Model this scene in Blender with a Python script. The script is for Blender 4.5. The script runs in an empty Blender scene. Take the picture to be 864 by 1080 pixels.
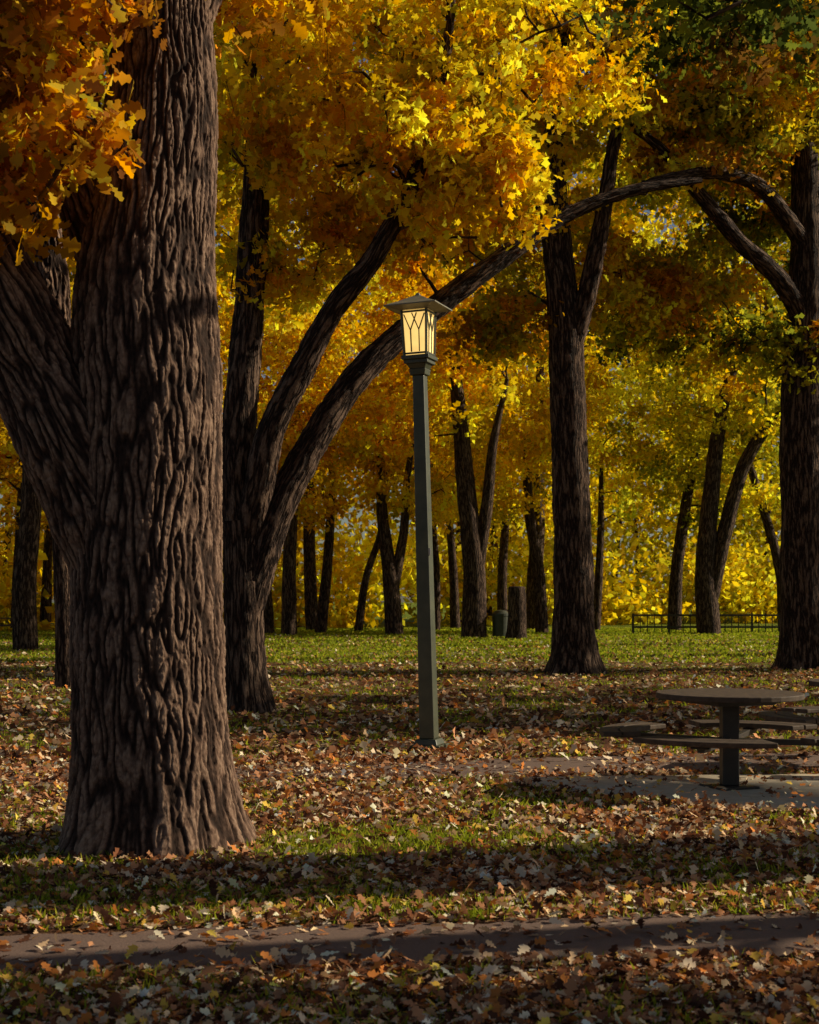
import bpy, math, numpy as np
from mathutils import Vector
R = np.random.default_rng(7)
F=1500.0; HZ=633.0; CH=1.5
def P(u,v,d): return np.array([(u-432)/F*d, d, CH+(HZ-v)/F*d])
SUN_EL=math.radians(28); SUN_AZ=math.atan2(1.0,0.2)   # from +Y towards +X
scene=bpy.context.scene

# ---------------------------------------------------------------- noise
_perm=R.permutation(256); _perm=np.concatenate([_perm,_perm])
_g=R.normal(size=(256,3)); _g/=np.linalg.norm(_g,axis=1)[:,None]
def perlin(p):
    p=np.asarray(p,float); i=np.floor(p).astype(int); f=p-i; i&=255
    w=f*f*f*(f*(f*6-15)+10); out=0
    for dx in (0,1):
        wx=w[:,0] if dx else 1-w[:,0]
        for dy in (0,1):
            wy=w[:,1] if dy else 1-w[:,1]
            for dz in (0,1):
                wz=w[:,2] if dz else 1-w[:,2]
                h=_perm[(_perm[(_perm[(i[:,0]+dx)&255]+i[:,1]+dy)&255]+i[:,2]+dz)&255]
                g=_g[h]
                out=out+wx*wy*wz*(g[:,0]*(f[:,0]-dx)+g[:,1]*(f[:,1]-dy)+g[:,2]*(f[:,2]-dz))
    return out
def sstep(a,b,x):
    t=np.clip((x-a)/(b-a),0,1); return t*t*(3-2*t)

# ---------------------------------------------------------------- mesh helpers
def mesh_np(name,V,faces_list,attrs=None,smooth=False,mat=None,parent=None,cols=None):
    me=bpy.data.meshes.new(name)
    V=np.asarray(V,np.float32); me.vertices.add(len(V)); me.vertices.foreach_set("co",V.ravel())
    loops=np.concatenate([f.ravel() for f in faces_list]).astype(np.int32)
    tot=np.concatenate([np.full(len(f),f.shape[1],np.int32) for f in faces_list])
    st=np.concatenate([[0],np.cumsum(tot)[:-1]]).astype(np.int32)
    me.loops.add(len(loops)); me.loops.foreach_set("vertex_index",loops)
    me.polygons.add(len(tot)); me.polygons.foreach_set("loop_start",st)
    if smooth: me.polygons.foreach_set("use_smooth",np.ones(len(tot),bool))
    me.update(calc_edges=True)
    for k,(typ,arr) in (attrs or {}).items():
        a=me.attributes.new(k,typ,'POINT')
        a.data.foreach_set({'FLOAT':'value','FLOAT_VECTOR':'vector','FLOAT_COLOR':'color'}[typ],np.asarray(arr,np.float32).ravel())
    ob=bpy.data.objects.new(name,me); scene.collection.objects.link(ob)
    if mat: me.materials.append(mat)
    if parent: ob.parent=parent
    return ob
def empty(name,loc=(0,0,0)):
    e=bpy.data.objects.new(name,None); e.location=loc; scene.collection.objects.link(e); e.empty_display_size=0.3
    return e

# ---------------------------------------------------------------- materials
def newmat(name):
    m=bpy.data.materials.new(name); m.use_nodes=True; nt=m.node_tree; nt.nodes.clear()
    o=nt.nodes.new('ShaderNodeOutputMaterial'); return m,nt,o
def nd(nt,t,**k):
    n=nt.nodes.new(t)
    for a,b in k.items(): setattr(n,a,b)
    return n
def ramp(nt,fac,stops):
    r=nd(nt,'ShaderNodeValToRGB'); e=r.color_ramp.elements
    while len(e)<len(stops): e.new(0.5)
    for i,(p,c) in enumerate(stops):
        e[i].position=p; e[i].color=(*c,1) if len(c)==3 else c
    nt.links.new(fac,r.inputs[0]); return r.outputs[0]
def math_n(nt,op,a,b=None,c=None):
    n=nd(nt,'ShaderNodeMath',operation=op)
    for i,x in enumerate((a,b,c)):
        if x is None: continue
        if isinstance(x,(int,float)): n.inputs[i].default_value=x
        else: nt.links.new(x,n.inputs[i])
    return n.outputs[0]
def mixc(nt,f,a,b,bt='MIX'):
    n=nd(nt,'ShaderNodeMix',data_type='RGBA',blend_type=bt)
    for i,x in ((0,f),(6,a),(7,b)):
        if isinstance(x,(int,float)): n.inputs[i].default_value=x
        elif isinstance(x,tuple): n.inputs[i].default_value=(*x,1)
        else: nt.links.new(x,n.inputs[i])
    return n.outputs[2]
def noise(nt,vec,scale,detail=3,rough=0.5):
    n=nd(nt,'ShaderNodeTexNoise'); n.inputs['Scale'].default_value=scale; n.inputs['Detail'].default_value=detail
    n.inputs['Roughness'].default_value=rough
    if vec is not None: nt.links.new(vec,n.inputs['Vector'])
    return n.outputs['Fac']

def leaf_material(name,trans=0.5):
    m,nt,o=newmat(name); L=nt.links
    a=nd(nt,'ShaderNodeAttribute',attribute_name='Col')
    d=nd(nt,'ShaderNodeBsdfDiffuse'); t=nd(nt,'ShaderNodeBsdfTranslucent')
    L.new(a.outputs['Color'],d.inputs[0])
    hs=nd(nt,'ShaderNodeHueSaturation'); hs.inputs['Saturation'].default_value=1.04; hs.inputs['Value'].default_value=1.2
    L.new(a.outputs['Color'],hs.inputs['Color']); L.new(hs.outputs[0],t.inputs[0])
    x=nd(nt,'ShaderNodeMixShader'); x.inputs[0].default_value=trans
    L.new(d.outputs[0],x.inputs[1]); L.new(t.outputs[0],x.inputs[2])
    L.new(x.outputs[0],o.inputs[0]); return m
LEAF=leaf_material('autumn_leaves',0.6)
LITTER=leaf_material('dry_leaves',0.15)
GRASS=leaf_material('grass_blades',0.45)

def bark_material(name,near):
    m,nt,o=newmat(name); L=nt.links
    b=nd(nt,'ShaderNodeBsdfPrincipled'); b.inputs['Roughness'].default_value=0.9
    b.inputs['Specular IOR Level'].default_value=0.15
    at=nd(nt,'ShaderNodeAttribute',attribute_name='bark'); vec=at.outputs['Vector']
    def mp(s):
        q=nd(nt,'ShaderNodeMapping'); q.inputs['Scale'].default_value=s; L.new(vec,q.inputs[0]); return q.outputs[0]
    big=noise(nt,mp((1.2,1.2,0.6)),1.0,3)
    fine=noise(nt,mp((70,70,22)),1.0,3,0.65)
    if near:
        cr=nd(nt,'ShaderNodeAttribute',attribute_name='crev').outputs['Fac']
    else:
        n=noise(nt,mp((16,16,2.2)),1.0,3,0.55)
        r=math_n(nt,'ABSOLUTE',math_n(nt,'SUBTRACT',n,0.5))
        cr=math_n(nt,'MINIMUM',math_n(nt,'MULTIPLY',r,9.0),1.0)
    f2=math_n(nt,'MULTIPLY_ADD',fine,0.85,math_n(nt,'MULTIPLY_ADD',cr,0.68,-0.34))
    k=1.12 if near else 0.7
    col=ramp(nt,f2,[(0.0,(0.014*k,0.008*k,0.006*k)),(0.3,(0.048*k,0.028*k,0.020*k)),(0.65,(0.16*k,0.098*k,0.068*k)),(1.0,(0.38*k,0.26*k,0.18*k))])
    col=mixc(nt,math_n(nt,'MULTIPLY',big,0.6),col,mixc(nt,1.0,col,(0.6,0.54,0.52),'MULTIPLY'))
    L.new(col,b.inputs['Base Color'])
    bp=nd(nt,'ShaderNodeBump'); bp.inputs['Strength'].default_value=0.8 if near else 1.0
    bp.inputs['Distance'].default_value=0.01 if near else 0.035
    h=fine if near else math_n(nt,'ADD',cr,math_n(nt,'MULTIPLY',fine,0.35))
    L.new(h,bp.inputs['Height']); L.new(bp.outputs[0],b.inputs['Normal'])
    L.new(b.outputs[0],o.inputs[0]); return m
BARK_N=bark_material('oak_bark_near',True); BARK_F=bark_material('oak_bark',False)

def simple(name,c1,c2,scale=20,rough=0.6,bump=0.3,dist=0.004,spec=0.5,detail=4):
    m,nt,o=newmat(name); L=nt.links
    b=nd(nt,'ShaderNodeBsdfPrincipled'); b.inputs['Roughness'].default_value=rough; b.inputs['Specular IOR Level'].default_value=spec
    tc=nd(nt,'ShaderNodeTexCoord'); n=noise(nt,tc.outputs['Object'],scale,detail,0.6)
    L.new(ramp(nt,n,[(0.3,c1),(0.7,c2)]),b.inputs['Base Color'])
    bp=nd(nt,'ShaderNodeBump'); bp.inputs['Strength'].default_value=bump; bp.inputs['Distance'].default_value=dist
    L.new(n,bp.inputs['Height']); L.new(bp.outputs[0],b.inputs['Normal']); L.new(b.outputs[0],o.inputs[0]); return m

# ---------------------------------------------------------------- tubes
def resample(pts,rad,step):
    pts=np.asarray(pts,float); rad=np.asarray(rad,float)
    P0=np.vstack([2*pts[0]-pts[1],pts,2*pts[-1]-pts[-2]])
    o=[];r=[]
    for i in range(len(pts)-1):
        n=max(1,int(np.linalg.norm(pts[i+1]-pts[i])/step)); t=np.arange(n)/n
        a,b,c,d=P0[i:i+4]; t1=t[:,None]
        o.append(0.5*((2*b)+(-a+c)*t1+(2*a-5*b+4*c-d)*t1**2+(-a+3*b-3*c+d)*t1**3))
        r.append(rad[i]*(1-t)+rad[i+1]*t)
    o.append(pts[-1:]); r.append(rad[-1:])
    return np.vstack(o),np.concatenate(r)
class Wood:
    def __init__(s): s.V=[];s.F=[];s.B=[];s.C=[];s.n=0
    def tube(s,pts,rad,nseg=8,step=0.25,disp=0.0,wob=0.0,flare=None):
        C,r=resample(pts,rad,step)
        if len(C)<2: return C,r
        T=np.gradient(C,axis=0); T/=np.linalg.norm(T,axis=1)[:,None]+1e-9
        ref=np.array([0,1.,0]) if abs(T[0][1])<0.9 else np.array([1.,0,0])
        U=np.zeros_like(C); u=ref-T[0]*ref.dot(T[0]); u/=np.linalg.norm(u); U[0]=u
        for i in range(1,len(C)):
            u=U[i-1]-T[i]*U[i-1].dot(T[i]); U[i]=u/(np.linalg.norm(u)+1e-9)
        W=np.cross(T,U); th=np.linspace(0,2*np.pi,nseg,endpoint=False)
        S=np.concatenate([[0],np.cumsum(np.linalg.norm(np.diff(C,axis=0),axis=1))])
        ct,sn=np.cos(th),np.sin(th); rm=max(r.mean(),0.03); off=np.round(R.uniform(0,50,3))
        B=np.stack([rm*np.tile(ct,(len(C),1)),rm*np.tile(sn,(len(C),1)),np.repeat(S[:,None],nseg,1)],-1).reshape(-1,3)+off
        rr=np.repeat(r[:,None],nseg,1)
        if wob: rr=rr*(1+wob*perlin(B*np.array([1.3,1.3,0.9])/max(rm,0.15)*0.4).reshape(rr.shape))
        if flare:
            z=C[:,2][:,None]; k=np.exp(-np.clip(z,0,9)/flare[0])
            lob=0.5+0.5*np.cos(th*flare[2]+1.0+0.6*np.sin(2*th))[None,:]
            rr=rr*(1+flare[1]*k*(0.45+0.8*lob))
        cv=np.ones(len(B))*0.6
        if disp:
            Bw=B+0.022*np.stack([perlin(B*5+7),perlin(B*5+19),perlin(B*5+31)],-1)*np.array([1,1,3])
            n1=np.abs(perlin(Bw*np.array([26,26,2.9]))); n2=np.abs(perlin(Bw*np.array([36,36,7.5])+11))
            n3=perlin(B*np.array([60,60,30])+5); n4=np.abs(perlin(Bw*np.array([9,9,26.])+23))
            cv=sstep(0.0,0.24,n1)*(0.62+0.38*sstep(0,0.14,n2))*(0.8+0.2*sstep(0,.07,n4))
            rr=rr+disp*(cv.reshape(rr.shape)-0.6)+disp*0.4*n3.reshape(rr.shape)
            rr=rr+0.02*perlin(B*np.array([4,4,1.2])+3).reshape(rr.shape)
            cv=np.clip(cv+0.3*n3,0,1)
        V=C[:,None,:]+rr[...,None]*(ct[None,:,None]*U[:,None,:]+sn[None,:,None]*W[:,None,:])
        i=np.arange(len(C)-1)[:,None]; j=np.arange(nseg)[None,:]; j2=(j+1)%nseg
        q=np.stack([i*nseg+j,i*nseg+j2,(i+1)*nseg+j2,(i+1)*nseg+j],-1).reshape(-1,4)+s.n
        s.V.append(V.reshape(-1,3)); s.F.append(q); s.B.append(B); s.C.append(cv); s.n+=len(C)*nseg
        return C,r
    def build(s,name,mat,parent):
        return mesh_np(name,np.vstack(s.V),[np.vstack(s.F)],{'bark':('FLOAT_VECTOR',np.vstack(s.B)),'crev':('FLOAT',np.concatenate(s.C))},True,mat,parent)

# ---------------------------------------------------------------- leaves
def oak_template(t,w,fold=0.12,curl=0.10):
    V=[];n=len(t)
    for a,b in zip(t,w):
        V.append((0,a,-curl*a*a))
    L0=len(V)
    for sgn in (-1,1):
        for a,b in zip(t[1:-1],w[1:-1]): V.append((sgn*b,a+0.04*(b>0.15),fold*b-curl*a*a))
    q=[];tr=[]; m=n-2
    for k,sgn in enumerate((-1,1)):
        s0=L0+k*m
        f=lambda *x: x if sgn>0 else x[::-1]
        tr.append(f(0,s0,1)); tr.append(f(n-2,s0+m-1,n-1))
        for i in range(m-1): q.append(f(1+i,s0+i,s0+i+1,2+i))
    return np.array(V,float),np.array(tr),np.array(q)
T_NEAR=oak_template([0,.14,.26,.36,.5,.6,.76,.88,1],[0,.10,.05,.24,.10,.32,.16,.20,0])
T_M2=oak_template([0,.2,.36,.5,.7,.86,1],[0,.07,.26,.10,.33,.14,0])
T_MID=oak_template([0,.3,.45,.7,1],[0,.24,.10,.34,0])
T_FAR=(np.array([(0,0,0),(-.32,.55,.06),(0,1,-.06),(.32,.55,.06)],float),np.zeros((0,3),int),np.array([(0,3,2,1)]))
def unit(a): return a/(np.linalg.norm(a,axis=-1,keepdims=True)+1e-9)
def leaves(name,pos,size,col,tmpl,mat,parent=None,flat=None,droop=0.4,curlvar=0.0):
    N=len(pos); K=len(tmpl[0])
    if flat is None:
        d=unit(R.normal(size=(N,3))+np.array([0,0,-droop])); n=unit(np.cross(d,R.normal(size=(N,3))))
    else:
        n=unit(np.array([0,0,1.0])+R.normal(size=(N,3))*flat); a=R.uniform(0,2*np.pi,N)
        d=np.stack([np.cos(a),np.sin(a),np.zeros(N)],-1); d=unit(d-n*(d*n).sum(1)[:,None])
    b=np.cross(d,n); T=tmpl[0]
    sz=size[:,None,None]; asp=R.uniform(0.8,1.15,N)[:,None,None]
    zf=np.ones(N)[:,None,None] if not curlvar else R.normal(1,curlvar,N)[:,None,None]
    V=pos[:,None,:]+sz*(T[None,:,0:1]*asp*b[:,None,:]+T[None,:,1:2]*d[:,None,:]+zf*T[None,:,2:3]*n[:,None,:])
    if flat is not None:
        V[...,2]=np.maximum(V[...,2],0.006)
    base=(np.arange(N)*K)[:,None,None]; fl=[]
    for f in tmpl[1:]:
        if len(f): fl.append((f[None]+base).reshape(-1,f.shape[1]))
    C=np.repeat(np.concatenate([col,np.ones((N,1))],1)[:,None,:],K,1)
    return mesh_np(name,V.reshape(-1,3),fl,{'Col':('FLOAT_COLOR',C.reshape(-1,4))},False,mat,parent)
Yc=(0.85,0.57,0.035);Oc=(0.72,0.29,0.022);Gc=(0.26,0.29,0.03);DG=(0.055,0.075,0.015);Bc=(0.30,0.12,0.03);YG=(0.60,0.55,0.04);GO=(0.83,0.44,0.025)
def pal(cols,ws,n):
    ws=np.array(ws,float); i=R.choice(len(cols),n,p=ws/ws.sum()); return np.array(cols)[i]

# ---------------------------------------------------------------- trees
def grow(w,nodes,nrad,targets,r_tip,rcap,nseg,up=0.15,step=0.25):
    A=np.array(nodes); Rr=np.array(nrad); out=[]
    d0=np.array([np.min(np.linalg.norm(A-t,axis=1)) for t in targets]); order=np.argsort(d0)
    for k in order:
        t=targets[k]; dv=t-A; dist=np.linalg.norm(dv,axis=1)
        cost=dist+0.5*np.maximum(0,-dv[:,2])+0.1*R.random(len(A))
        j=int(np.argmin(cost)); p=A[j]; L=dist[j]
        if L<0.05: continue
        n=max(3,min(7,int(L/0.45)+2)); s=np.linspace(0,1,n)[:,None]
        pts=p+(t-p)*s; am=0.10*L
        wv=R.normal(size=(n,3))*am*0.6*np.sin(np.pi*s); wv[:,2]+=(up*L*np.sin(np.pi*s))[:,0]
        pts=pts+wv; r0=min(rcap,Rr[j]*0.65,0.016*L+r_tip*1.3); rad=np.linspace(r0,r_tip,n)
        w.tube(pts,rad,nseg,step)
        A=np.vstack([A,pts[1:]]); Rr=np.concatenate([Rr,rad[1:]]); out.append(pts)
    return A,Rr,out
def ell_targets(e,n):
    c,r=e; v=unit(R.normal(size=(n,3)))*(R.random((n,1))**(0.45)); return c+v*np.array(r)
def tree(stems,crowns,palette,lpt=60,leaf=0.16,sig=0.28,tmpl=T_MID,near=False,nseg=14,step=0.25,disp=0,flare=None,twigseg=4,name='oak_tree',limbf=0.12):
    e=empty(name,tuple(stems[0][0][0]*np.array([1,1,0]))); w=Wood(); A=[];Rr=[]
    for i,(pts,rad) in enumerate(stems):
        C,r=w.tube(pts,rad,nseg if i==0 or near else max(8,nseg-4),step,disp,0.12,flare if i==0 else None)
        st=max(1,int(0.35/step)); m=C[:,2]>2.2
        A.append(C[m][::st]);Rr.append(r[m][::st])
    A=np.vstack(A);Rr=np.concatenate(Rr)
    LP=[];LC=[]; allsec=[];alltw=[]
    for (c,r,n) in crowns:
        allsec.append(ell_targets((c,r),max(3,int(n*limbf)))); alltw.append(ell_targets((c,r),n))
    A,Rr,_=grow(w,A,Rr,np.vstack(allsec),0.02,0.12,6,step=0.3)
    A,Rr,tw=grow(w,A,Rr,np.vstack(alltw),0.005,0.03,twigseg,step=0.4)
    for pts in tw:
        n=int(lpt*R.uniform(0.4,1.6)); t=R.uniform(0.3,1.08,n)*(len(pts)-1); i=np.clip(t.astype(int),0,len(pts)-2); f=(t-i)[:,None]
        p=pts[i]*(1-f)+pts[i+1]*f+R.normal(size=(n,3))*np.array([sig,sig,sig*0.6])
        c0=pal(*palette,1)[0]; mx=pal(*palette,n); c=c0*0.65+mx*0.35
        c=c*np.exp(R.normal(0,0.22,(n,1)))*np.exp(R.normal(0,0.25))
        LP.append(p);LC.append(c)
    LP=np.vstack(LP);LC=np.clip(np.vstack(LC),0,0.88)
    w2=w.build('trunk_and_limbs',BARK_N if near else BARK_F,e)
    lv=leaves('crown_leaves',LP,leaf*R.uniform(0.65,1.25,len(LP)),LC,tmpl,LEAF,e)
    for o in (w2,lv): o.location=-np.array(e.location)
    return len(LP)
def S(lst,d,rr): return (np.array([P(u,v,d if not isinstance(d,(list,tuple)) else d[i]) for i,(u,v) in enumerate(lst)]),rr)
cnt=0
# T1 -- big foreground oak
d=8.8
st=[S([(161,910),(161,880),(160,840),(158,780),(156,700),(155,600),(156,500),(156,400),(156,300),(163,200),(170,100),(169,0),(165,-120),(185,-320),(170,-600)],d,
      [.53,.51,.49,.47,.455,.45,.455,.45,.42,.37,.325,.30,.27,.22,.1]),
    S([(135,640),(108,545),(72,460),(38,392),(0,318),(-50,230),(-110,120),(-160,-20),(-250,-300)],[8.8,8.75,8.7,8.7,8.6,8.5,8.4,8.3,8.0],[.22,.31,.31,.30,.285,.27,.24,.2,.1]),
    S([(150,330),(105,235),(82,150),(60,40),(40,-100),(0,-300)],[8.8,8.8,8.85,8.9,9.0,9.1],[.26,.22,.19,.17,.15,.08]),
    S([(70,440),(60,370),(54,280),(40,180),(20,60)],[8.9,9.1,9.4,9.7,10],[.12,.11,.10,.09,.05]),
    S([(175,60),(225,-30),(300,-120),(400,-220)],[8.8,8.9,9.0,9.2],[.2,.13,.10,.06])]
cr=[(P(25,110,8.3),(.5,.5,.5),34),(P(60,5,8.2),(.55,.5,.3),24),(P(0,200,8.2),(.3,.5,.3),12),(P(250,-45,9.2),(.8,1.0,.42),30),(P(100,140,8.0),(.2,.25,.15),5),
    (P(100,-430,9),(3.0,3.0,1.3),80),(P(350,-520,9.5),(2.5,2.5,1.2),50)]
cnt+=tree(st,cr,([Oc,GO,Bc,YG],[3,4,3,2.5]),lpt=34,leaf=0.14,sig=0.12,tmpl=T_NEAR,near=True,nseg=540,step=0.009,disp=0.021,flare=(0.30,0.22,5))
# T2 -- multi stem oak behind
d=19.2
st=[S([(262,765),(261,740),(258,680),(257,610),(256,550)],d,[.34,.29,.27,.27,.28]),
    S([(256,600),(252,540),(251,480),(258,380),(267,260),(272,150),(265,0),(250,-150)],d,[.22,.25,.24,.22,.2,.17,.13,.07]),
    S([(258,590),(272,520),(288,450),(315,395),(352,325),(395,270),(440,180),(470,60),(480,-60)],[19.2,19,18.8,18.7,18.5,18.3,18.2,18,18],[.2,.2,.18,.17,.15,.13,.1,.07,.04]),
    S([(262,640),(285,560),(325,475),(385,388),(455,328),(525,275),(595,228),(670,200),(740,190)],[19.2,19.2,19.3,19.5,19.8,20,20.3,20.6,21],[.22,.23,.2,.19,.165,.14,.11,.08,.04])]
cr=[(P(400,160,18.3),(1.9,1.6,1.0),105),(P(290,120,18.8),(1.4,1.8,1.2),66),(P(500,200,18.5),(1.0,1.2,.9),80),(P(430,30,18.5),(2.2,2.0,1.4),95),
    (P(280,-60,19),(2.3,2.5,1.4),60),(P(370,250,19.3),(1.6,.9,.5),36),(P(290,300,19.8),(.9,1.0,.5),18),(P(600,50,20.5),(1.7,2,1.2),50),(P(360,-300,19),(4,4,1.8),60)]
cnt+=tree(st,cr,([Yc,GO,YG,Gc,Oc],[6,3,3.2,.6,1.2]),lpt=52,leaf=0.165,sig=0.145,tmpl=T_M2,nseg=36,step=0.05,disp=0.02,flare=(0.3,0.3,4))
# T3 centre oak
d=29.2
st=[S([(606,722),(606,705),(606,660),(603,560),(600,450),(597,350),(588,260),(584,180),(590,80),(600,-60)],d,[.6,.5,.43,.39,.38,.36,.3,.25,.18,.1]),
    S([(600,380),(618,315),(632,250),(640,200),(655,120),(690,40)],[29.2,29,28.7,28.5,28.3,28],[.2,.2,.18,.15,.11,.06]),
    S([(590,270),(560,190),(520,120),(470,60)],[29.2,29.6,30,30.4],[.18,.14,.1,.05])]
cr=[(P(620,90,29.5),(5.5,3.0,3.0),150),(P(520,230,31),(2.6,2.5,1.6),60),(P(680,300,31.5),(2.2,1.6,1.2),56),(P(440,100,31),(4,3,3),80),(P(600,-120,29),(5.5,4,3),90),(P(530,350,30),(1.2,1.2,.8),20)]
cnt+=tree(st,cr,([Oc,Yc,GO,Gc,YG,Bc],[2.4,3,2.2,2.2,2.2,1.2]),lpt=85,leaf=0.2,sig=0.24,nseg=28,step=0.08,disp=0.02,flare=(0.4,0.35,5))
# T4 right oak
d=31
st=[S([(849,718),(849,700),(847,640),(846,540),(845,430),(850,330),(850,200),(845,80),(850,-50)],d,[.65,.55,.49,.46,.45,.4,.3,.22,.12]),
    S([(850,340),(820,292),(780,255),(738,205),(695,155),(640,115)],[31,30.5,30,29.5,29,28.5],[.22,.2,.17,.14,.1,.05]),
    S([(850,260),(805,200),(755,182),(700,190),(645,206)],[31,30,29,28,27.5],[.2,.16,.13,.1,.05])]
cr=[(P(780,90,30.5),(3.5,2.5,2.2),95),(P(860,60,31.5),(4,4,3.0),100),(P(720,330,33),(2.6,2.0,1.3),60),(P(840,380,32),(2,2,1.2),34),(P(780,-120,30),(6,5,3),100),(P(810,230,32.5),(2.2,1.5,1.6),36)]
cnt+=tree(st,cr,([Gc,DG,YG,GO,Oc],[4,2.6,2.2,1.4,1.2]),lpt=85,leaf=0.2,sig=0.24,nseg=28,step=0.08,disp=0.02,flare=(0.4,0.35,5))
# T16 slender dark oak left
st=[S([(70,730),(69,660),(66,600),(62,500),(60,380),(50,250),(40,100)],24.5,[.2,.17,.16,.15,.13,.1,.05])]
cnt+=tree(st,[(P(50,150,24.5),(2.5,2.5,2.5),70),(P(190,60,25),(3.5,2.5,3),80)],([GO,Yc,Oc,Gc,YG],[3,3,1,2,2]),lpt=70,leaf=0.2,sig=0.3)

# far oaks
def far(stems,d,palette=None,n=85,lpt=60,h=None):
    global cnt
    st=[S(s,d,r) for s,r in stems]
    top=st[0][0][-1]
    z=max(h or 9,top[2]+.5); c=np.array([top[0],top[1],z])
    st[0]=(np.vstack([st[0][0],c]),list(st[0][1])+[st[0][1][-1]*0.5])
    cr=[(c,(4.4,3.2,3.0),n),(c+np.array([R.uniform(-3,3),R.uniform(-2,2),3.5]),(3.5,3,2.4),int(n*.5)),(c+np.array([R.uniform(-3,3),0,-3.0]),(3.4,2.0,1.2),int(n*.25))]
    cnt+=tree(st,cr,palette,lpt=lpt,leaf=0.28,sig=0.36,tmpl=T_FAR,nseg=10,step=0.4,twigseg=3)
YGp=([YG,Yc,Gc],[4,3.5,2.5]); OR=([Oc,GO,Yc,YG],[1.8,3,4,1.2]); YY=([Yc,GO,YG],[6,2,3])
far([([(748,669),(744,600),(750,520),(760,440),(775,380)],[.55,.45,.38,.3,.2]),([(750,630),(765,560),(785,490),(815,445),(850,425),(880,400)],[.34,.34,.3,.25,.18,.08])],63,palette=YGp)
far([([(500,673),(500,600),(492,520),(485,440),(478,380)],[.55,.45,.4,.32,.25]),([(502,610),(514,530),(520,470),(535,400)],[.28,.24,.18,.08])],57,palette=OR)
far([([(572,667),(568,600),(558,540),(556,480)],[.32,.27,.24,.2])],65,palette=YY)
far([([(416,669),(412,610),(404,550),(402,500)],[.42,.36,.27,.2]),([(414,625),(426,560),(430,500),(440,450)],[.25,.2,.15,.08])],62,palette=YY)
far([([(305,670),(305,600),(309,520)],[.36,.3,.26])],61,palette=OR)
far([([(338,668),(345,600),(350,520)],[.28,.24,.18])],64,palette=OR,n=35)
far([([(378,666),(386,610),(402,560),(410,500)],[.22,.18,.16,.12])],68,palette=YY,n=30)
far([([(711,664),(714,600),(724,530),(735,470)],[.34,.3,.26,.2])],68,palette=YGp)
far([([(530,650),(530,600),(534,540)],[.3,.26,.2])],76,palette=YY,n=45)
far([([(480,662),(478,600),(472,520)],[.28,.22,.18])],72,palette=YY,n=45)
far([([(460,664),(460,600),(455,530)],[.22,.2,.16])],70,palette=YY,n=35)
far([([(20,662),(21,600),(24,530)],[.38,.32,.26])],66,palette=YY)
far([([(48,656),(50,600),(52,540)],[.28,.22,.2])],68,palette=OR,n=50)
far([([(628,664),(632,600),(634,540)],[.26,.2,.16])],70,palette=YGp,n=45)
far([([(826,668),(822,600),(800,520),(788,480)],[.24,.22,.2,.14])],66,palette=YGp,n=45)
far([([(283,668),(280,600),(284,540)],[.3,.26,.2])],63,palette=YY,n=45)
def wt(x,y,h,r,cr,palette,**k):
    global cnt
    z=np.linspace(-.1,h,7); wa=k.pop('wander',.12); pts=np.stack([x+np.cumsum(R.normal(0,wa,7)),y+np.cumsum(R.normal(0,wa,7)),z],-1)
    cnt+=tree([(pts,np.array([1.2,1.02,.95,.85,.7,.5,.2])*r)],cr,palette,**k)
mk=dict(lpt=70,leaf=0.28,sig=0.35,tmpl=T_FAR,nseg=12,step=0.35,twigseg=3)
A3=np.array
wt(-11.5,42,13,.33,[(A3([-10.,42,12.5]),(5.5,3.5,4),120)],YY,**mk)
wt(-5.1,44,14,.25,[(P(400,40,43),(6,3,3.5),130),(P(260,130,44),(3.5,2.5,3.2),70)],OR,wander=.03,**mk)
wt(-17,50,13,.4,[(A3([-16.,50,13]),(5.5,3.5,4.5),100)],OR,**mk)
wt(13.6,48,14,.4,[(A3([12.5,48,15]),(6.5,3.5,4.5),140),(P(710,110,46),(4.5,2.5,3.4),80)],YGp,**mk)
wt(5.9,53,15,.3,[(A3([7.,53,16.5]),(6.,3.5,4.8),130)],YY,wander=.03,**mk)
wt(13.8,39,14,.4,[(A3([12.5,39,15]),(4.5,3,3.4),110)],YGp,**mk)
wt(-19,33,13,.45,[(A3([-18.,33,12]),(5.,4,4),80)],OR,**mk)
wt(6.3,74,17,.4,[(A3([5.,74,18]),(8,4,6),110)],OR,**mk)
wt(23,84,16,.4,[(A3([20.,84,17]),(8,4,7),130),(A3([16.,85,9.5]),(6,3,3.5),70)],YGp,**mk)
wt(-4.6,70,17,.3,[(A3([-5.,70,18]),(8,4,6),110)],YY,**mk)
# oaks standing right of the frame (their shade bands the lawn)
nk=dict(lpt=45,leaf=0.22,sig=0.3,nseg=16,step=0.25,twigseg=3,tmpl=T_FAR)
wt(6.6,9.05,11,.68,[(A3([6.6,6.9,10.6]),(4,2.2,1.8),60),(P(830,0,12),(1.4,1.0,.55),26),(P(740,30,13),(.9,.9,.35),9)],([DG,Gc,Bc],[6,1.5,1]),lpt=44,leaf=.14,sig=.17,tmpl=T_NEAR,nseg=16,step=.25,twigseg=4,wander=.03)
wt(10.6,8.2,9,.27,[(A3([10.6,6.6,9.2]),(3,1.6,1.8),40),(A3([9.0,6.75,5.0]),(2.8,.85,1.5),48)],OR,wander=.04,**nk)
wt(13.5,20,9,.5,[(A3([12.5,19.8,6.2]),(3.8,2.3,2.8),135)],YGp,**nk)
wt(18.5,25,10,.45,[(A3([17.,24.5,8.4]),(4.5,2.6,3.4),95)],YGp,**nk)
wt(23,33,10,.45,[(A3([21,33,9.6]),(4,2.2,3.),60)],YGp,**nk)

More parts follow.
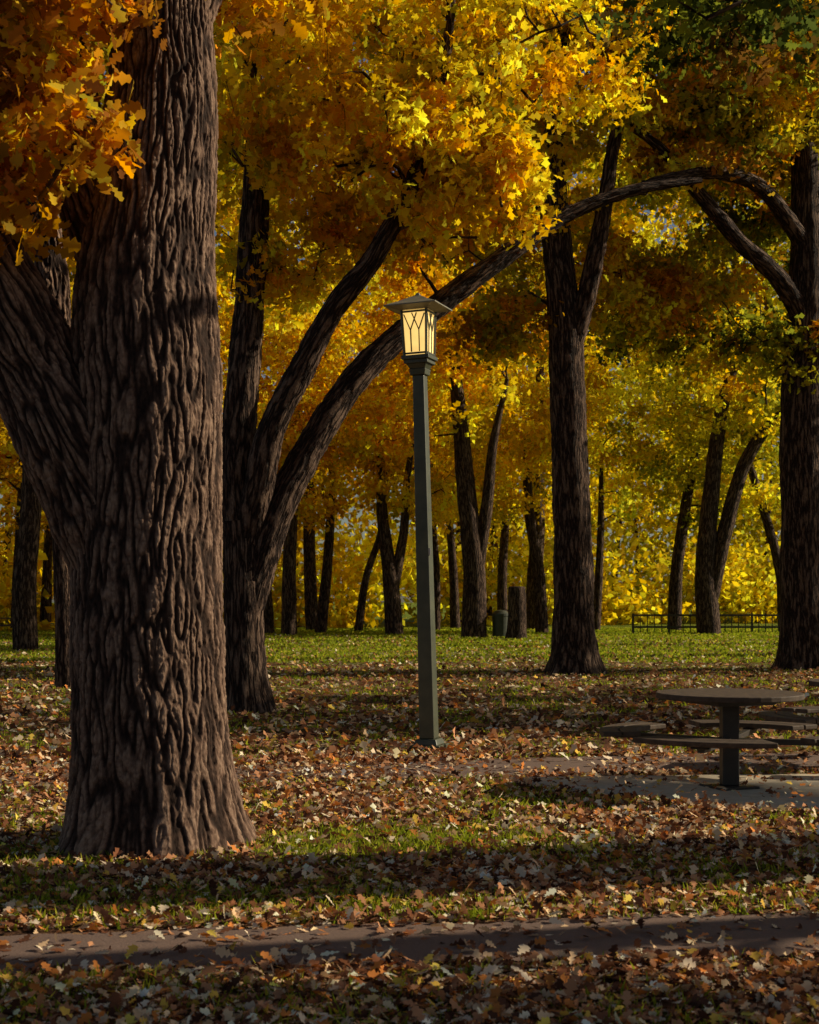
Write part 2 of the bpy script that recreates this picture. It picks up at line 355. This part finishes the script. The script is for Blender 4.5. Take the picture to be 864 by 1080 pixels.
# ---------------------------------------------------------------- distant woodland (its edge runs obliquely away to the right)
def woodland():
    global cnt
    e=empty('distant_tree_line'); w=Wood()
    edge=lambda x: 81+0.58*x
    for i in range(60):
        x=R.uniform(-45,70); y=edge(x)+R.uniform(0,20); h=R.uniform(8,16); z=np.linspace(0,h,5)
        w.tube(np.stack([x+np.cumsum(R.normal(0,.35,5)),y+np.zeros(5),z],-1),np.linspace(R.uniform(.15,.3),.06,5),7,1.0)
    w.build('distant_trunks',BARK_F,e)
    LP=[];LC=[]
    def clumps(n,x,dy,z,sig,m,pl):
        for i in range(n):
            xx=R.uniform(*x); c=np.array([xx,edge(xx)+R.uniform(*dy),R.uniform(*z)])
            k=int(m*R.uniform(.5,1.5)); p=c+R.normal(size=(k,3))*sig
            q=pl(c); c0=pal(*q,1)[0]; cc=(c0*.7+pal(*q,k)*.3)*np.exp(R.normal(0,.2,(k,1)))*np.exp(R.normal(0,.28))
            p[:,2]=np.abs(p[:,2]); LP.append(p);LC.append(cc)
    f=lambda c:([Yc,GO,Oc,YG,Gc],[6.5,2.5,.4,1.6,.2]) if c[0]<8+R.normal(0,4) else ([YG,Yc,Gc,GO],[4.5,4.5,1.5,.8])
    clumps(1300,(-45,66),(0,14),(2,25),np.array([1.5,1.5,.95]),76,f)
    clumps(430,(-30,48),(10,18),(1,23),np.array([1.9,1.4,1.3]),60,f)
    clumps(400,(-42,62),(-3,4),(.2,4.5),np.array([1.1,1.1,.7]),68,lambda c:([YG,Gc,Yc],[3.5,.8,5]))
    LP=np.vstack(LP);LC=np.clip(np.vstack(LC)*1.08,0,.9); cnt+=len(LP)
    leaves('distant_foliage',LP,R.uniform(.35,.66,len(LP)),LC,T_FAR,LEAF,e)
woodland()

# ---------------------------------------------------------------- ground
def ground_mat():
    m,nt,o=newmat('lawn_with_leaf_litter'); L=nt.links
    b=nd(nt,'ShaderNodeBsdfPrincipled'); b.inputs['Roughness'].default_value=0.95; b.inputs['Specular IOR Level'].default_value=0.1
    g=nd(nt,'ShaderNodeNewGeometry'); pos=g.outputs['Position']
    n1=noise(nt,pos,0.55,5,0.6); n2=noise(nt,pos,9,4,0.7); n3=noise(nt,pos,45,3,0.7)
    v=nd(nt,'ShaderNodeTexVoronoi'); v.inputs['Scale'].default_value=16; L.new(pos,v.inputs['Vector'])
    sep=nd(nt,'ShaderNodeSeparateColor'); L.new(v.outputs['Color'],sep.inputs[0])
    leaf=ramp(nt,sep.outputs[0],[(0,(.065,.026,.014)),(.4,(.18,.075,.036)),(.75,(.33,.17,.08)),(1,(.50,.31,.14))])
    grass=ramp(nt,n3,[(.3,(.07,.09,.008)),(.55,(.17,.21,.015)),(.75,(.30,.32,.03))])
    sx=nd(nt,'ShaderNodeSeparateXYZ'); L.new(pos,sx.inputs[0])
    far=nd(nt,'ShaderNodeMapRange'); far.inputs[1].default_value=28; far.inputs[2].default_value=46; far.inputs[3].default_value=-0.04; far.inputs[4].default_value=0.36
    L.new(sx.outputs[1],far.inputs[0])
    k=math_n(nt,'ADD',math_n(nt,'MULTIPLY_ADD',n2,0.55,n1),math_n(nt,'SUBTRACT',far.outputs[0],math_n(nt,'MULTIPLY',sep.outputs[1],0.30)))
    fac=math_n(nt,'MULTIPLY',math_n(nt,'SUBTRACT',k,0.66),7.0); fac=math_n(nt,'MINIMUM',math_n(nt,'MAXIMUM',fac,0.0),1.0)
    soil=mixc(nt,n2,(.03,.018,.012),leaf)
    L.new(mixc(nt,fac,soil,grass),b.inputs['Base Color'])
    bp=nd(nt,'ShaderNodeBump'); bp.inputs['Strength'].default_value=1; bp.inputs['Distance'].default_value=0.05
    L.new(math_n(nt,'ADD',math_n(nt,'ADD',n2,n3),v.outputs['Distance']),bp.inputs['Height']); L.new(bp.outputs[0],b.inputs['Normal'])
    L.new(b.outputs[0],o.inputs[0]); return m
mesh_np('ground',[(-600,-200,0),(600,-200,0),(600,900,0),(-600,900,0)],[np.array([[0,1,2,3]])],mat=ground_mat())
def sheet(name,xs,lo,hi,z,mat,jit=0.03):
    n=len(xs); lo=np.array(lo)+R.normal(0,jit,n); hi=np.array(hi)+R.normal(0,jit,n)
    V=np.concatenate([np.stack([xs,lo,np.full(n,z)],-1),np.stack([xs,hi,np.full(n,z)],-1)]); i=np.arange(n-1)
    return mesh_np(name,V,[np.stack([i,i+1,n+i+1,n+i],-1)],mat=mat)
def asph():
    m,nt,o=newmat('asphalt'); L=nt.links
    b=nd(nt,'ShaderNodeBsdfPrincipled'); b.inputs['Roughness'].default_value=0.85
    g=nd(nt,'ShaderNodeNewGeometry').outputs['Position']
    n=noise(nt,g,90,3,.7); n1=noise(nt,g,2.0,4,.6)
    c=ramp(nt,n,[(.3,(.085,.055,.042)),(.6,(.18,.12,.092)),(.8,(.30,.21,.16))])
    L.new(mixc(nt,n1,c,(.16,.09,.062)),b.inputs['Base Color'])
    bp=nd(nt,'ShaderNodeBump'); bp.inputs['Strength'].default_value=.6; bp.inputs['Distance'].default_value=.006
    L.new(n,bp.inputs['Height']); L.new(bp.outputs[0],b.inputs['Normal']); L.new(b.outputs[0],o.inputs[0]); return m
ASP=asph()
xs=np.arange(-30,30.01,.12)
near_lo=5.82+.085*xs; near_hi=6.60+.10*xs
def wav(x,a=.05): return a*np.sin(x*1.3)+a*.6*np.sin(x*3.1+1)
sheet('front_path',xs,near_lo+wav(xs),near_hi+wav(xs+5),.004,ASP)
c2=12.6+.19*xs*np.exp(-np.abs(xs)/30)
sheet('back_path',xs,c2-.7+wav(xs),c2+.7+wav(xs+3),.004,ASP,.04)
CONC=simple('concrete',(.50,.41,.29),(.64,.54,.40),9,.85,.15,.001,.3)
pad=np.array([(.75,11.9),(1.3,11.15),(2.5,10.15),(4.5,9.9),(7.5,9.9),(7.5,12.4),(3.0,12.1)])
V=[(x,y,.02) for x,y in pad]+[(x,y,-.05) for x,y in pad]; n=len(pad); i=np.arange(n)
mesh_np('concrete_pad',V,[np.array([i]),np.stack([i+n,(i+1)%n+n,(i+1)%n,i],-1)],mat=CONC)

# fallen leaves ---------------------------------------------------
def inpoly(x,y,poly):
    c=np.zeros(len(x),bool); j=len(poly)-1
    for i in range(len(poly)):
        xi,yi=poly[i];xj,yj=poly[j]
        c^=((yi>y)!=(yj>y))&(x<(xj-xi)*(y-yi)/(yj-yi+1e-12)+xi); j=i
    return c
def litter(n,y0,y1,pw,half):
    t=R.random(n); y=y0+(y1-y0)*t**pw; x=R.uniform(-1,1,n)*(half*y+1.3)
    q=np.stack([x*.8,y*.8,np.zeros(n)],-1)
    dens=0.66+1.1*perlin(q)+.5*perlin(q*3+9)-.75*np.exp(-((y-8.95)/.5)**2)*np.exp(-((x+.05)/.85)**2)
    keep=R.random(n)<np.clip(dens,.15,1)
    pn=(y>5.82+.085*x+.05)&(y<6.6+.1*x-.03)
    c=12.6+.19*x*np.exp(-np.abs(x)/30); pb=np.abs(y-c)<.66
    keep&=~(pn&(R.random(n)>.10)); keep&=~(pb&(R.random(n)>np.clip(.45-.25*x,.15,.95))); keep&=~(inpoly(x,y,pad)&(R.random(n)>.08))
    keep&=np.hypot(x+1.6,y-8.8)>.6
    ip=inpoly(x,y,pad)
    z=R.uniform(.006,.026,n)+.018*ip
    return np.stack([x,y,z],-1)[keep]
BR=[(.46,.22,.11),(.74,.50,.29),(.20,.08,.04),(.09,.04,.025),(.85,.68,.48),(.80,.50,.09),(.58,.21,.055)]; BW=[4,3,3,2.6,2.4,.9,1.8]
p1=litter(140000,4.0,14,1.15,.40); p2=litter(75000,13,60,1.35,.36)
le=empty('fallen_leaves')
pn_=p1[:,1]<7.5
for p,t,s in ((p1[pn_],T_NEAR,.064),(p1[~pn_],T_M2,.070),(p2,T_MID,.105)):
    c=pal(BR,BW,len(p))*np.exp(R.normal(0,.22,(len(p),1)))
    leaves('leaf_litter',p,s*R.uniform(.5,1.35,len(p)),np.clip(c,0,.87),t,LITTER,le,flat=.62,curlvar=1.2)
# grass -----------------------------------------------------------
def grass(n,y0,y1,pw,hh,farg=False):
    y=y0+(y1-y0)*R.random(n)**pw; x=R.uniform(-1,1,n)*(.42*y+1.2)
    q=np.stack([x*.8,y*.8,np.zeros(n)],-1); dens=.5-1.6*perlin(q)-.3+.5*perlin(q*4)
    dens+=1.2*np.exp(-((y-8.95)/.5)**2)*np.exp(-((x+.05)/.9)**2)+.5*np.exp(-((y-(6.95+.1*x))/.25)**2)
    if farg: dens=.6+1.5*perlin(q*.3)+.6*perlin(q*1.1)
    keep=R.random(n)<np.clip(dens,0.03,1)
    pn=(y>5.82+.085*x)&(y<6.6+.1*x); c=12.6+.19*x*np.exp(-np.abs(x)/30)
    keep&=~pn&(np.abs(y-c)>.7)&~inpoly(x,y,pad)&(np.hypot(x+1.6,y-8.8)>.55)
    x,y=x[keep],y[keep]; m=len(x); a=R.uniform(0,2*np.pi,m); h=hh*R.uniform(.4,1.2,m); wd=.004+.0006*y*(2.2 if farg else 1)
    dx,dy=np.cos(a)*wd,np.sin(a)*wd; lx,ly=R.normal(0,.5,m)*h,R.normal(0,.5,m)*h
    V=np.stack([np.stack([x-dx,y-dy,0*x],-1),np.stack([x+dx,y+dy,0*x],-1),np.stack([x+lx,y+ly,h],-1)],1).reshape(-1,3)
    C=pal([(.18,.23,.02),(.31,.36,.03),(.46,.44,.05)],[2.5,3,1.6],m); C=np.repeat(np.concatenate([C,np.ones((m,1))],1),3,0)
    return V,C,m
Vs,Cs=[],[]
for a in ((110000,4.3,14,1.1,.05),(60000,13,32,1.2,.06),(100000,34,76,1.0,.085,True)):
    V,C,m=grass(*a); Vs.append(V);Cs.append(C)
V=np.vstack(Vs); mesh_np('grass_tufts',V,[np.arange(len(V)).reshape(-1,3)],{'Col':('FLOAT_COLOR',np.vstack(Cs))},mat=GRASS)

# ---------------------------------------------------------------- solid parts
def part(name,V,F,mat,parent,loc=(0,0,0),rotz=0,bevel=0.0):
    me=bpy.data.meshes.new(name); me.from_pydata([tuple(v) for v in V],[],[tuple(f) for f in F]); me.update(); me.materials.append(mat)
    ob=bpy.data.objects.new(name,me); scene.collection.objects.link(ob); ob.parent=parent; ob.location=loc; ob.rotation_euler[2]=rotz
    if bevel:
        b=ob.modifiers.new('bevel','BEVEL'); b.width=bevel; b.segments=2; b.limit_method='ANGLE'
    return ob
def frustum(name,z0,z1,a0,a1,mat,parent,loc=(0,0,0),rotz=0,bevel=0.004,b0=None,b1=None):
    b0=b0 or a0;b1=b1 or a1
    V=[(-a0,-b0,z0),(a0,-b0,z0),(a0,b0,z0),(-a0,b0,z0),(-a1,-b1,z1),(a1,-b1,z1),(a1,b1,z1),(-a1,b1,z1)]
    F=[(3,2,1,0),(4,5,6,7),(0,1,5,4),(1,2,6,5),(2,3,7,6),(3,0,4,7)]
    return part(name,V,F,mat,parent,loc,rotz,bevel)
def bar(name,a,b,w,t,mat,parent,bevel=0.002):
    a=Vector(a);b=Vector(b);d=b-a;ob=frustum(name,0,d.length,w,w,mat,parent,bevel=bevel,b0=t,b1=t)
    ob.location=a; ob.rotation_mode='QUATERNION'; ob.rotation_quaternion=d.to_track_quat('Z','Y'); return ob

# street lamp -----------------------------------------------------
GREEN=simple('dark_green_painted_metal',(.04,.046,.026),(.08,.085,.05),6,.45,.15,.002)
ROOF=simple('weathered_lamp_roof',(.17,.155,.11),(.26,.24,.18),9,.5,.2,.002)
m,nt,o=newmat('frosted_lamp_glass'); L=nt.links
b=nd(nt,'ShaderNodeBsdfPrincipled'); b.inputs['Base Color'].default_value=(.75,.58,.28,1); b.inputs['Roughness'].default_value=.35
b.inputs['Emission Color'].default_value=(1,.64,.18,1)
tc=nd(nt,'ShaderNodeTexCoord'); gn=noise(nt,tc.outputs['Object'],5,2); L.new(math_n(nt,'MULTIPLY_ADD',gn,1.0,.5),b.inputs['Emission Strength'])
L.new(b.outputs[0],o.inputs[0]); GLASS=m
lp=empty('street_lamp',(.2,14.3,0)); lp.rotation_euler=(0,math.radians(-1.45),0)
rz=math.radians(-20)
def lf(n,z0,z1,a0,a1,mat=GREEN,bv=.006): return frustum(n,z0,z1,a0,a1,mat,lp,rotz=rz,bevel=bv)
lf('base_plate',0,.05,.16,.16); lf('base_block',.05,.11,.125,.105); lf('pole',.11,3.76,.080,.060,bv=.012)
lf('collar_low',3.76,3.82,.078,.088); lf('neck',3.82,3.87,.08,.105); lf('collar_mid',3.87,3.91,.125,.125); lf('lantern_tray',3.91,3.95,.145,.145)
lf('frosted_glass',3.95,4.40,.110,.126,GLASS,.002)
for i in range(4):
    a=rz+i*math.pi/2
    def W(x,z,off=.004):
        k=.110+(z-3.95)/.45*.016+off
        return (x*math.cos(a)+k*math.sin(a), x*math.sin(a)-k*math.cos(a), z)
    bar('corner_post_%d'%i,W(-.118,3.945),W(-.134,4.405),.011,.011,GREEN,lp)
    bar('bottom_rail_%d'%i,W(-.103,3.97),W(.103,3.97),.014,.009,GREEN,lp); bar('top_rail_%d'%i,W(-.12,4.385),W(.12,4.385),.014,.009,GREEN,lp)
    for j,x in enumerate((-.042,.042)):
        bar('muntin_%d_%d'%(i,j),W(x,3.985),W(x*1.05,4.20),.0055,.005,GREEN,lp,0)
        bar('arch_%d_%d'%(i,j),W(x*1.05,4.20,.006),W(-x*.6,4.37,.006),.0055,.005,GREEN,lp,0)
        bar('arch_side_%d_%d'%(i,j),W(x*1.05,4.20,.007),W(x*2.6,4.36,.007),.0055,.005,GREEN,lp,0)
lf('roof_soffit',4.405,4.43,.15,.25,ROOF,.002)
lf('roof_edge',4.43,4.445,.272,.272,ROOF,.004); lf('roof_skirt',4.445,4.49,.268,.165,ROOF,.002); lf('roof_peak',4.49,4.555,.163,.045,ROOF,.002); lf('finial',4.555,4.59,.028,.012,ROOF,.002)
bar('conduit_clamp',(.05,-.078,1.95),(.05,-.078,2.02),.012,.006,simple('label',(.4,.4,.38),(.6,.6,.55)),lp)

# picnic tables ---------------------------------------------------
WOODT=simple('weathered_table_boards',(.05,.033,.023),(.115,.08,.055),16,.7,.3,.003,spec=.25)
DARK=simple('dark_brown_steel',(.02,.015,.012),(.04,.031,.024),12,.5,.1,.002)
def arcplank(name,r0,r1,a0,a1,z0,z1,mat,parent,n=14):
    V=[];F=[]
    for i in range(n+1):
        a=a0+(a1-a0)*i/n; c,s=math.cos(a),math.sin(a)
        V+= [(r0*c,r0*s,z0),(r1*c,r1*s,z0),(r1*c,r1*s,z1),(r0*c,r0*s,z1)]
    for i in range(n):
        b=4*i
        for k in range(4): F.append((b+k,b+(k+1)%4,b+4+(k+1)%4,b+4+k))
    F.append((3,2,1,0)); b=4*n; F.append((b,b+1,b+2,b+3))
    return part(name,V,F,mat,parent,bevel=.008)
def ptable(x,y,rot,name='picnic_table'):
    e=empty(name,(x,y,.02)); e.rotation_euler[2]=rot
    n=40; r=.575
    V=[(r*math.cos(2*math.pi*i/n),r*math.sin(2*math.pi*i/n),z) for z in (.705,.75) for i in range(n)]
    F=[tuple(range(n))[::-1],tuple(range(n,2*n))]+[(i,(i+1)%n,n+(i+1)%n,n+i) for i in range(n)]
    part('table_top',V,F,WOODT,e,bevel=.008)
    frustum('pedestal',.02,.66,.066,.066,DARK,e,rotz=-rot,bevel=.008); frustum('foot_plate',0,.02,.17,.17,DARK,e,bevel=.004)
    frustum('top_bracket',.66,.70,.25,.28,DARK,e,bevel=.004)
    for i in range(4):
        a=i*math.pi/2+math.pi/4; c,s=math.cos(a),math.sin(a)
        bar('seat_arm_%d'%i,(.06*c,.06*s,.37),(.95*c,.95*s,.385),.028,.022,DARK,e)
        arcplank('seat_inner_%d'%i,.72,.86,a-.56,a+.56,.41,.45,WOODT,e); arcplank('seat_outer_%d'%i,.875,1.02,a-.56,a+.56,.41,.45,WOODT,e)
        arcplank('seat_frame_%d'%i,.74,1.0,a-.07,a+.07,.392,.408,DARK,e,4)
ptable(2.53,11.25,.35); ptable(4.2,12.85,.9)
def rect_table(x,y,rot):
    e=empty('picnic_table',(x,y,0)); e.rotation_euler[2]=rot
    for i in range(5): frustum('top_board_%d'%i,.72,.76,.9,.9,WOODT,e,(0,-.3+.15*i,0),b0=.07,b1=.07)
    for s_ in (-1,1):
        frustum('seat_board_%d'%s_,.42,.46,.9,.9,WOODT,e,(0,.68*s_,0),b0=.13,b1=.13)
        bar('seat_beam_%d'%s_,(.65*s_,-.75,.39),(.65*s_,.75,.39),.03,.03,DARK,e)
        for q in (-1,1): bar('leg_%d_%d'%(s_,q),(.65*s_,.6*q,0),(.65*s_,.22*q,.715),.035,.035,DARK,e)
rect_table(*P(12,670,60)[:2],.1)
def fence(u0,u1,d):
    x0=P(u0,0,d)[0];x1=P(u1,0,d)[0]; e=empty('low_fence',(x0,d,0)); Ln=x1-x0; n=int(Ln/.3)
    for z in (.28,.82): bar('rail_%d'%(z*100),(0,0,z),(Ln,0,z),.03,.045,DARK,e)
    for i in range(n+1):
        x=Ln*i/n; w=.05 if i%5==0 else .018
        bar('picket_%d'%i,(x,.06,0),(x,.06,.9 if i%5==0 else .84),w,.02,DARK,e,0)
fence(668,736,64.5); fence(758,822,64.5)
e=empty('trash_can',(P(528,672,57)[0],57,0)); n=20
prof=[(.0,0),(.30,0),(.32,.05),(.34,.85),(.36,.87),(.36,.95),(.22,1.08),(.0,1.12)]
V=[];Fq=[]
for r,z in prof:
    for i in range(n): V.append((max(r,.001)*math.cos(2*math.pi*i/n),max(r,.001)*math.sin(2*math.pi*i/n),z))
for k in range(len(prof)-1):
    for i in range(n): Fq.append((k*n+i,k*n+(i+1)%n,(k+1)*n+(i+1)%n,(k+1)*n+i))
part('bin_body',V,Fq,simple('green_bin_paint',(.02,.025,.014),(.04,.045,.025),8,.5),e)
b_=P(545,674,55); e=empty('tree_stump',(b_[0],55,0)); w=Wood()
w.tube(np.array([(0,0,-.05),(0,0,.3),(.02,0,1.2),(.0,0,2.0),(0,0,2.03),(0,0,2.04)]),[.46,.40,.36,.33,.28,.01],14,.2,wob=.2); w.build('stump_trunk',BARK_F,e)

# ---------------------------------------------------------------- light
wd=bpy.data.worlds.new("World"); scene.world=wd; wd.use_nodes=True; nt=wd.node_tree
bg=nt.nodes['Background']; sk=nt.nodes.new('ShaderNodeTexSky'); sk.sky_type='NISHITA'; sk.sun_disc=False
sk.sun_elevation=SUN_EL; sk.sun_rotation=SUN_AZ; nt.links.new(sk.outputs[0],bg.inputs[0]); bg.inputs[1].default_value=0.05
sd=Vector((math.sin(SUN_AZ)*math.cos(SUN_EL),math.cos(SUN_AZ)*math.cos(SUN_EL),math.sin(SUN_EL)))
sl=bpy.data.lights.new('sun','SUN'); sl.energy=5; sl.angle=math.radians(.5); sl.color=(1,.87,.64)
so=bpy.data.objects.new('sun',sl); scene.collection.objects.link(so); so.rotation_mode='QUATERNION'; so.rotation_quaternion=sd.to_track_quat('Z','Y')
scene.view_settings.view_transform='Standard'; scene.view_settings.look='None'; scene.view_settings.exposure=0
cam=bpy.data.cameras.new('camera'); co=bpy.data.objects.new('camera',cam); scene.collection.objects.link(co); scene.camera=co
co.location=(0,0,CH); co.rotation_euler=(math.radians(90),0,0); cam.sensor_width=36; cam.lens=50; cam.shift_y=93/1080; cam.clip_end=2000
cam.dof.use_dof=True; cam.dof.focus_distance=13.0; cam.dof.aperture_fstop=5.6
